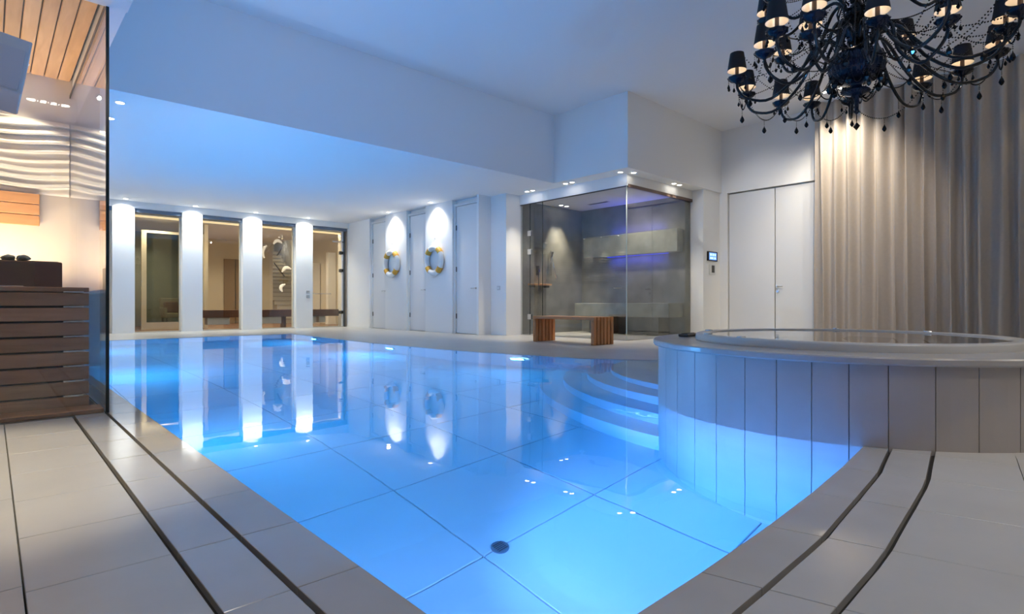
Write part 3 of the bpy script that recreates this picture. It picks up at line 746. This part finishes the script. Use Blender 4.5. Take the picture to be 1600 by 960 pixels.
t = thing('ceiling_vent', 'narrow slotted vent in the steam room ceiling', 'vent', (10.6, 8.4, 3.1))
obj('plate', bx(10.5, 10.6, 8.1, 8.7, 3.09, 3.10), GREY, t)
for k in range(3): obj('slot', bx(10.515+.03*k, 10.525+.03*k, 8.13, 8.67, 3.087, 3.0905), DARK, t)

# ------------------------------------------------------------------ wooden slatted bench
t = thing('wooden_bench', 'low orange-brown slatted wooden bench in front of the steam room', 'bench', (7.86, 6.9, 0))
NSL = 6; bx0, bx1, by0, by1, bz = 7.58, 8.15, 6.14, 7.62, .485
sw = (bx1-bx0)/NSL
for k in range(NSL):
    a = bx0+sw*k+.014; b = bx0+sw*(k+1)-.012
    obj('seat_slat', bx(a, b, by0, by1, bz-.05, bz, bev=.003), BENCHW, t)
for (ya, yb) in ((by0, by0+.07), (by1-.07, by1)):
    n_ = 5; 
    for k in range(NSL):
        a = bx0+sw*k+.014; b = bx0+sw*(k+1)-.012
        obj('leg_slat', bx(a, b, ya, yb, .002, bz-.05, bev=.003), BENCHZ, t)
    obj('crossbar', bx(bx0, bx1, (ya+yb)/2-.012, (ya+yb)/2+.012, .10, .14), BENCHW, t)
    obj('crossbar', bx(bx0, bx1, (ya+yb)/2-.012, (ya+yb)/2+.012, bz-.10, bz-.06), BENCHW, t)

# ------------------------------------------------------------------ curtain
def curtain():
    bm = B(); ny, nz = 900, 10; grid = []
    y0_, y1_ = 4.10, -4.1
    ph = 0; phs = []; rnd = random.Random(7); fr = 30
    vals = []
    for i in range(ny+1):
        y = y0_+(y1_-y0_)*i/ny
        if i % 12 == 0: fr = rnd.uniform(20, 42)
        ph += fr*abs(y1_-y0_)/ny; phs.append((y, ph))
    for j in range(nz+1):
        z = .01+(ZH-.02)*j/nz; row = []
        for i, (y, p) in enumerate(phs):
            wv = .055*sin(p)+.022*sin(p*.37+1.7+z*.35)+.012*sin(p*1.9+z*.5)+.01*sin(p*.21+z*1.1)
            row.append(bm.verts.new((11.86+wv, y+.02*cos(p+.4*z)+.006*sin(p*.5+z*1.3), z)))
        grid.append(row)
    for j in range(nz):
        for i in range(ny): bm.faces.new((grid[j][i], grid[j][i+1], grid[j+1][i+1], grid[j+1][i]))
    return bm
t = thing('curtain', 'full height taupe pleated curtain along the right wall', 'curtain', (11.86, 0, 0))
cu = obj('cloth', curtain(), CURT, t, smooth=True)
obj('track', bx(11.80, 11.94, -4.2, 4.12, ZH-.012, ZH), DOORW, t)

# ------------------------------------------------------------------ sauna
SX, SYF, SYB, SZ = .57, 4.55, 6.87, 2.87
bm = B(); box(bm, .585, .68, 4.55, 8.0, 2.70, ZH+.1); box(bm, -4.3, .585, 4.55, 4.56, 2.88, ZH+.1); struct('ceiling_fascia', bm, CEIL)
struct('wall_sauna_back', bx(-4.3, SX+.05, SYB, SYB+.15, 0, ZH), SAUNAW)
wsb = bpy.data.objects['wall_sauna_back']
relief('wave_relief', (-3.3, SYB), (1, 0), 3.86, 1.74, 2.44, 190, 110, parent=wsb, rows=9, amp=.07)
struct('wall_sauna_end', bx(-3.4, -3.3, 4.6, SYB, 0, SZ), SAUNAW)
struct('floor_sauna', bx(-3.3, SX-.01, 4.58, SYB, -.03, .0), TILE)
cs = struct('ceiling_sauna', bx(-3.3, SX+.005, 4.565, SYB, SZ, SZ+.05), DARK)
k = 0; x = SX
while x > -3.25:
    obj('plank', bx(x-.094, x-.004, 4.57, SYB, SZ-.018, SZ, bev=.004), CEDAR, cs); x -= .098
t = thing('sauna_enclosure', 'clear frameless glass corner enclosure of the sauna', 'glass enclosure', (SX, SYF, 0))
gpane('front_pane', -3.3, SX-.008, SYF-.005, SYF+.005, .001, 2.86, CLEAR, t)
gpane('side_pane', SX-.005, SX+.005, SYF+.008, SYB, .001, 2.69, CLEAR, t)
obj('corner_joint', bx(SX-.009, SX+.009, SYF-.009, SYF+.009, .001, 2.80), EDGE, t)
obj('side_rail', bx(SX-.008, SX+.008, SYF, SYB, 2.69, 2.72), DMETAL, t)
downlight(.20, 6.62, SZ-.018, 34, 'recessed lamp in the sauna ceiling washing the wave relief', ang=75, col=(1, .86, .62))
for x in (-.9, -2.0): downlight(x, 6.62, SZ-.018, 25, 'sauna ceiling lamp outside the view', 'hidden sauna lamps', ang=75, col=(1, .86, .62))
for x in (-.4, -1.6): downlight(x, 5.3, SZ-.018, 30, 'sauna ceiling lamp outside the view', 'hidden sauna lamps', ang=110, col=(1, .82, .58))
# slatted heater bench
t = thing('sauna_bench', 'dark wooden slatted sauna bench block behind the front glass', 'bench', (-1.2, 5.8, 0))
for k in range(8):
    obj('slat', bx(-3.2, .50, 4.80, 4.85, .10*k+.006, .10*k+.092, bev=.004), SLAT, t)
    obj('end_clip', bx(.36, .47, 4.795, 4.80, .10*k+.094, .10*k+.104), METAL, t)
obj('core', bx(-3.18, .47, 4.86, 6.8, 0.0, .795), DARK, t)
for k in range(14):
    obj('top_slat', bx(-3.2, .50, 4.80+.143*k, 4.80+.143*k+.135, .80, .83, bev=.004), SLAT, t)
obj('duckboard', bx(-3.2, .555, 4.572, 4.785, .001, .028, bev=.003), SLAT, t)
t = thing('sauna_heater', 'dark bronze sauna heater box filled with stones', 'heater', (-.5, 5.7, .83))
obj('body', bx(-1.4, .40, 5.42, 6.1, .83, 1.03, bev=.005), BRONZE, t)
obj('frame', bx(-1.42, .18, 5.405, 5.43, .83, .85), METAL, t); obj('panel', bx(.24, .40, 5.41, 5.42, .84, 1.02), mat('heater_side', (.10, .045, .03), .35), t)
obj('tray', bx(-1.38, .38, 5.44, 6.08, 1.03, 1.035), DARK, t)
rs = random.Random(3)
bm = B(); bmesh.ops.create_icosphere(bm, subdivisions=2, radius=1)
for v in bm.verts: v.co *= 1+.25*sin(v.co.x*3+1)*cos(v.co.y*4)+.1*rs.uniform(-1, 1)
rk = thing('heater_stone', '', 'stone', local=True)
bpy.data.objects.remove(rk)
rk0 = obj('heater_stone', bm, ROCK)
first = True
for i in range(26):
    o = rk0 if first else rk0.copy()
    if not first: C.objects.link(o)
    first = False
    row = i % 2; x = -.87+ (i//2)*.088; 
    s_ = rs.uniform(.036, .048); y = 5.54+row*.14+rs.uniform(-.02, .02)
    o.location = (x, y, 1.037+s_*.58); o.scale = (s_*1.1, s_*.9, s_*.5); o.rotation_euler = (0, rs.uniform(-.3, .3), rs.uniform(0, 6))
    tag(o, 'rough grey stone lying on top of the sauna heater', 'stone', 'stones on the sauna heater')
# wooden back rest
t = thing('slatted_wall_panel', 'wooden panel of three horizontal boards under the wave relief', 'panel', (-.8, SYB, 1.5))
for k in range(3): obj('board', bx(-2.2, .34, SYB-.06, SYB-.03, 1.44+.10*k, 1.44+.10*k+.094, bev=.004), HEADW, t)
for x in (-1.8, -.3, .25): obj('batten', bx(x, x+.04, SYB-.03, SYB, 1.45, 1.72), HEADW, t)
area('sauna_fill', (-.6, 6.3, .9), (R(180), 0, 0), 2.4, .3, 26, (1, .80, .55))  # added warm light thrown up to brighten the cedar ceiling
area('heater_glow', (-.4, 6.5, 1.0), (R(140), 0, 0), 1.6, .05, 9, (1, .66, .38))
# tilted grey speaker box hanging near the sauna front
t = thing('wall_speaker', 'pale grey box hanging at the upper left in front of the sauna', 'speaker', (-.2, 4.1, 2.0), local=True)
bm = B(); box(bm, -.45, .345, -.12, .10, -.165, .175, bev=.006); bm.transform(Matrix.Rotation(R(9), 4, 'Y') @ Matrix.Rotation(R(-16), 4, 'X')); obj('case', bm, GREY, t)
bm = B(); box(bm, -.43, .33, -.128, -.12, -.15, .10, bev=.003); bm.transform(Matrix.Rotation(R(9), 4, 'Y') @ Matrix.Rotation(R(-16), 4, 'X')); obj('grille', bm, mat('grille_grey', (.55, .53, .55), .7), t)
bm = B(); cylx(bm, (-.2, .0, .15), (-.2, .0, ZN-2.0), .02); obj('bracket', bm, METAL, t)

# ------------------------------------------------------------------ chandelier
CX, CY = 4.41, 1.25
ch = thing('chandelier', 'large black glass chandelier with small black shades and bead chains over the hot tub', 'chandelier', (CX, CY, ZH), local=True)
def Z(z): return z-ZH
bm = B(); lathe(bm, [(.001, Z(ZH)), (.09, Z(ZH)), (.09, Z(4.58)), (.03, Z(4.54)), (.012, Z(4.52)), (.012, Z(3.1))], 16); obj('ceiling_rose', bm, BLACK, ch, smooth=True)
bm = B(); lathe(bm, [(.02, Z(3.2)), (.05, Z(3.15)), (.03, Z(3.05)), (.045, Z(2.95)), (.02, Z(2.88)), (.03, Z(2.80)), (.07, Z(2.74)), (.075, Z(2.70)), (.03, Z(2.66)), (.025, Z(2.62)), (.05, Z(2.58)), (.058, Z(2.54)), (.045, Z(2.50)), (.015, Z(2.46)), (.012, Z(2.34))], 20, flute=.08, nf=8); obj('stem', bm, BLACK, ch, smooth=True)
bm = B(); lathe(bm, [(.135, Z(2.435)), (.155, Z(2.44)), (.168, Z(2.40)), (.172, Z(2.36)), (.160, Z(2.31)), (.12, Z(2.265)), (.05, Z(2.25)), (.03, Z(2.24)), (.03, Z(2.22)), (.075, Z(2.20)), (.085, Z(2.185)), (.03, Z(2.165)), (.015, Z(2.15)), (.012, Z(2.06)), (.02, Z(2.05)), (.001, Z(2.03))], 96, flute=.03, nf=24); obj('bowl', bm, BLUEG, ch, smooth=True)
bm = B(); octa(bm, (0, 0, Z(1.95)), .022, .03); cylx(bm, (0, 0, Z(2.03)), (0, 0, Z(1.98)), .003, 5); obj('finial_drop', bm, BLACK, ch)
# scroll rods around the stem
for k in range(10):
    a = 2*pi*k/10+.2; bm = B()
    pts = [(r_*cos(a), r_*sin(a), Z(z)) for r_, z in ((.13, 2.43), (.125, 2.50), (.10, 2.57), (.10, 2.66), (.12, 2.74), (.10, 2.80), (.07, 2.78))]
    tube(bm, pts, .0065, 6); obj('scroll', bm, ARMG, ch, smooth=True)
def smooth_pts(ctrl, n=22):
    P = [ctrl[0]]+ctrl+[ctrl[-1]]; out = []
    m = len(ctrl)-1
    for i in range(n+1):
        t_ = i/n*m; k_ = min(int(t_), m-1); u = t_-k_
        p0, p1, p2, p3 = [Vector(p) for p in P[k_:k_+4]]
        out.append(.5*((2*p1)+(-p0+p2)*u+(2*p0-5*p1+4*p2-p3)*u*u+(-p0+3*p1-3*p2+p3)*u**3))
    return out
def bead_chain(bm, p, q, sag, r=.0062, gap=.0165):
    p, q = Vector(p), Vector(q); L = (q-p).length; L = L+2.6*sag*sag/max(L, .05)
    n_ = max(3, int(L/gap))
    for k in range(n_+1):
        u = k/n_; c = p.lerp(q, u); c.z -= sag*4*u*(1-u); octa(bm, c, r)
def beads(p, q, sag, parent, name='bead_chain'):
    bm = B(); bead_chain(bm, p, q, sag); obj(name, bm, BLACK, parent)
def pendant(bm, c, s=1.0):
    x, y, z = c; prof = [(.001, 0), (.003, -.012*s), (.012*s, -.028*s), (.017*s, -.044*s), (.010*s, -.058*s), (.001, -.066*s)]
    lathe(bm, prof, 6, x, y, z)
# one arm with its cup, candle, shade - built along +x, radius 1 variants by R
def arm_parts(Ra, zc, z0, r0, sagz):
    P = {}
    ctrl = [(r0, 0, z0), (r0+.06, 0, z0+.07), (r0+.15, 0, z0+.05), (r0+(Ra-r0)*.40, 0, zc-.02), (r0+(Ra-r0)*.66, 0, zc-sagz), (Ra-.08, 0, zc-sagz+.02), (Ra-.01, 0, zc-sagz+.09), (Ra, 0, zc)]
    pts = smooth_pts([(x, y, Z(z)) for x, y, z in ctrl], 30)
    bm = B(); tube(bm, pts, .0125, 8, taper=.75); P['arm'] = (bm, ARMG, True)
    bm = B(); lathe(bm, [(.010, Z(zc)-.02), (.016, Z(zc)-.01), (.045, Z(zc)), (.064, Z(zc)+.022), (.066, Z(zc)+.030), (.058, Z(zc)+.028), (.040, Z(zc)+.014), (.012, Z(zc)+.012)], 20, Ra, 0, flute=.05, nf=10); P['drip_cup'] = (bm, BLUEG, True)
    bm = B(); lathe(bm, [(.013, Z(zc)+.01), (.013, Z(zc)+.12), (.008, Z(zc)+.135), (.001, Z(zc)+.14)], 10, Ra, 0); P['candle'] = (bm, mat('candle_dark', (.06, .03, .02), .4) if 'candle_dark' not in MATS else MATS['candle_dark'], True)
    bm = B(); a0, a1 = (.068, Z(zc)+.080), (.049, Z(zc)+.208)
    lathe(bm, [a0, a1], 28, Ra, 0); P['lamp_shade'] = (bm, SHADE, True)
    bm = B(); rg = lathe(bm, [(.0665, Z(zc)+.0805), (.0475, Z(zc)+.207)], 28, Ra, 0); cap(bm, rg[1]); P['shade_lining'] = (bm, SHADEIN, True)
    for aa in (20, 110, 200, 290, 335):
        bm = B(); px, py = Ra+.062*cos(R(aa)), .062*sin(R(aa)); z_ = Z(zc)+.018
        for q in range(3): octa(bm, (px, py, z_-.012*q-.006), .004)
        pendant(bm, (px, py, z_-.038), .62); P['cup_drop%d' % aa] = (bm, BLACK, False)
    return P
lower = [(115, .77), (86, .80), (57, .82), (38, .85), (19, .88), (-13, .89), (-32, .88), (-52, .87), (-80, .78), (-114, .60), (-154, .60), (174, .66), (-178, .88), (148, .71), (167, .87), (-96, .86), (-135, .88)]
upper = [(60, .74), (-8, .80), (130, .55), (-60, .55), (95, .6), (-110, .55), (175, .55), (-165, .5)]
tips = []
lid = 0
def add_arm(ang, Ra, zc, z0, r0, sagz):
    P = arm_parts(Ra, zc, z0, r0, sagz); root = None
    for nm, (bm, m, sm) in P.items():
        bm.transform(Matrix.Rotation(R(ang), 4, 'Z'))
        o = obj(nm.rstrip('0123456789'), bm, m, ch if root is None else root, smooth=sm)
        if root is None: root = o; root['_local'] = 1
    l = bpy.data.lights.new('bulb_light', 'POINT'); l.energy = .22; l.color = (1, .78, .55); l.shadow_soft_size = .01
    lo = bpy.data.objects.new('bulb_light', l); C.objects.link(lo); lo.location = (CX+Ra*cos(R(ang)), CY+Ra*sin(R(ang)), zc+.17)
    return (Ra*cos(R(ang)), Ra*sin(R(ang)), zc)
for i, (ang, Ra) in enumerate(lower):
    tips.append((ang % 360, Ra, add_arm(ang, Ra, 2.375, 2.50+.02*(i % 3), .10, .16)))
for i, (ang, Ra) in enumerate(upper):
    zc = 2.70 if i < 2 else 2.86
    p = add_arm(ang, Ra, zc, 2.78, .07, .13)
    for d in (-14, 14):
        e = (.10*cos(R(ang+d*2)), .10*sin(R(ang+d*2)), Z(3.1)); beads((p[0], p[1], Z(p[2]-.0)), e, .10, ch)
tips.sort()
for i in range(len(tips)):
    a0, r0_, p = tips[i]; a1, r1_, q = tips[(i+1) % len(tips)]
    p = Vector((p[0], p[1], Z(p[2]+.01))); q = Vector((q[0], q[1], Z(q[2]+.01)))
    d = (p-q).length
    beads(p, q, .07+.22*d, ch)
    m_ = (p+q)/2; m_.z -= .07+.22*d
    # chains back to the bowl and to the stem, and a drop at the lowest point
    th = R(a0); b_ = Vector((.165*cos(th), .165*sin(th), Z(2.40)))
    beads(p*.93, b_, .16, ch); e = Vector((.06*cos(th), .06*sin(th), Z(2.72))); beads(Vector((p.x*.97, p.y*.97, p.z)), e, .09, ch)
    bm = B()
    for k in range(4): octa(bm, (m_.x, m_.y, m_.z-.012*k), .0045)
    pendant(bm, (m_.x, m_.y, m_.z-.045), 1.0); obj('crystal_drop', bm, BLACK, ch)
    w_ = Vector((p.x*.62, p.y*.62, Z(2.24)))
    bm = B()
    for k in range(7): octa(bm, (w_.x, w_.y, w_.z-.012*k), .0045)
    pendant(bm, (w_.x, w_.y, w_.z-.085), .9); obj('crystal_drop', bm, BLACK, ch)
for k in range(10):
    a0 = 2*pi*k/10; a1 = 2*pi*(k+1)/10; p = Vector((.165*cos(a0), .165*sin(a0), Z(2.33))); q = Vector((.165*cos(a1), .165*sin(a1), Z(2.33)))
    beads(p, q, .12, ch)
    r2 = Vector((.03*cos(a0), .03*sin(a0), Z(2.16))); beads(p*1.0, r2, .10, ch)
    bm = B(); pendant(bm, (p.x, p.y, Z(2.28)), 1.25); obj('crystal_drop', bm, BLACK, ch)
for k in range(12):
    a0 = 2*pi*k/12; p = Vector((.05*cos(a0), .05*sin(a0), Z(3.15))); q = Vector((.11*cos(a0+.3), .11*sin(a0+.3), Z(2.55)))
    beads(p, q, .02, ch)

for o in bpy.data.objects:
    if '_local' in o: del o['_local']
print('objects', len(bpy.data.objects), 'tris', sum(sum(len(p.vertices)-2 for p in o.data.polygons) for o in bpy.data.objects if o.type == 'MESH'))
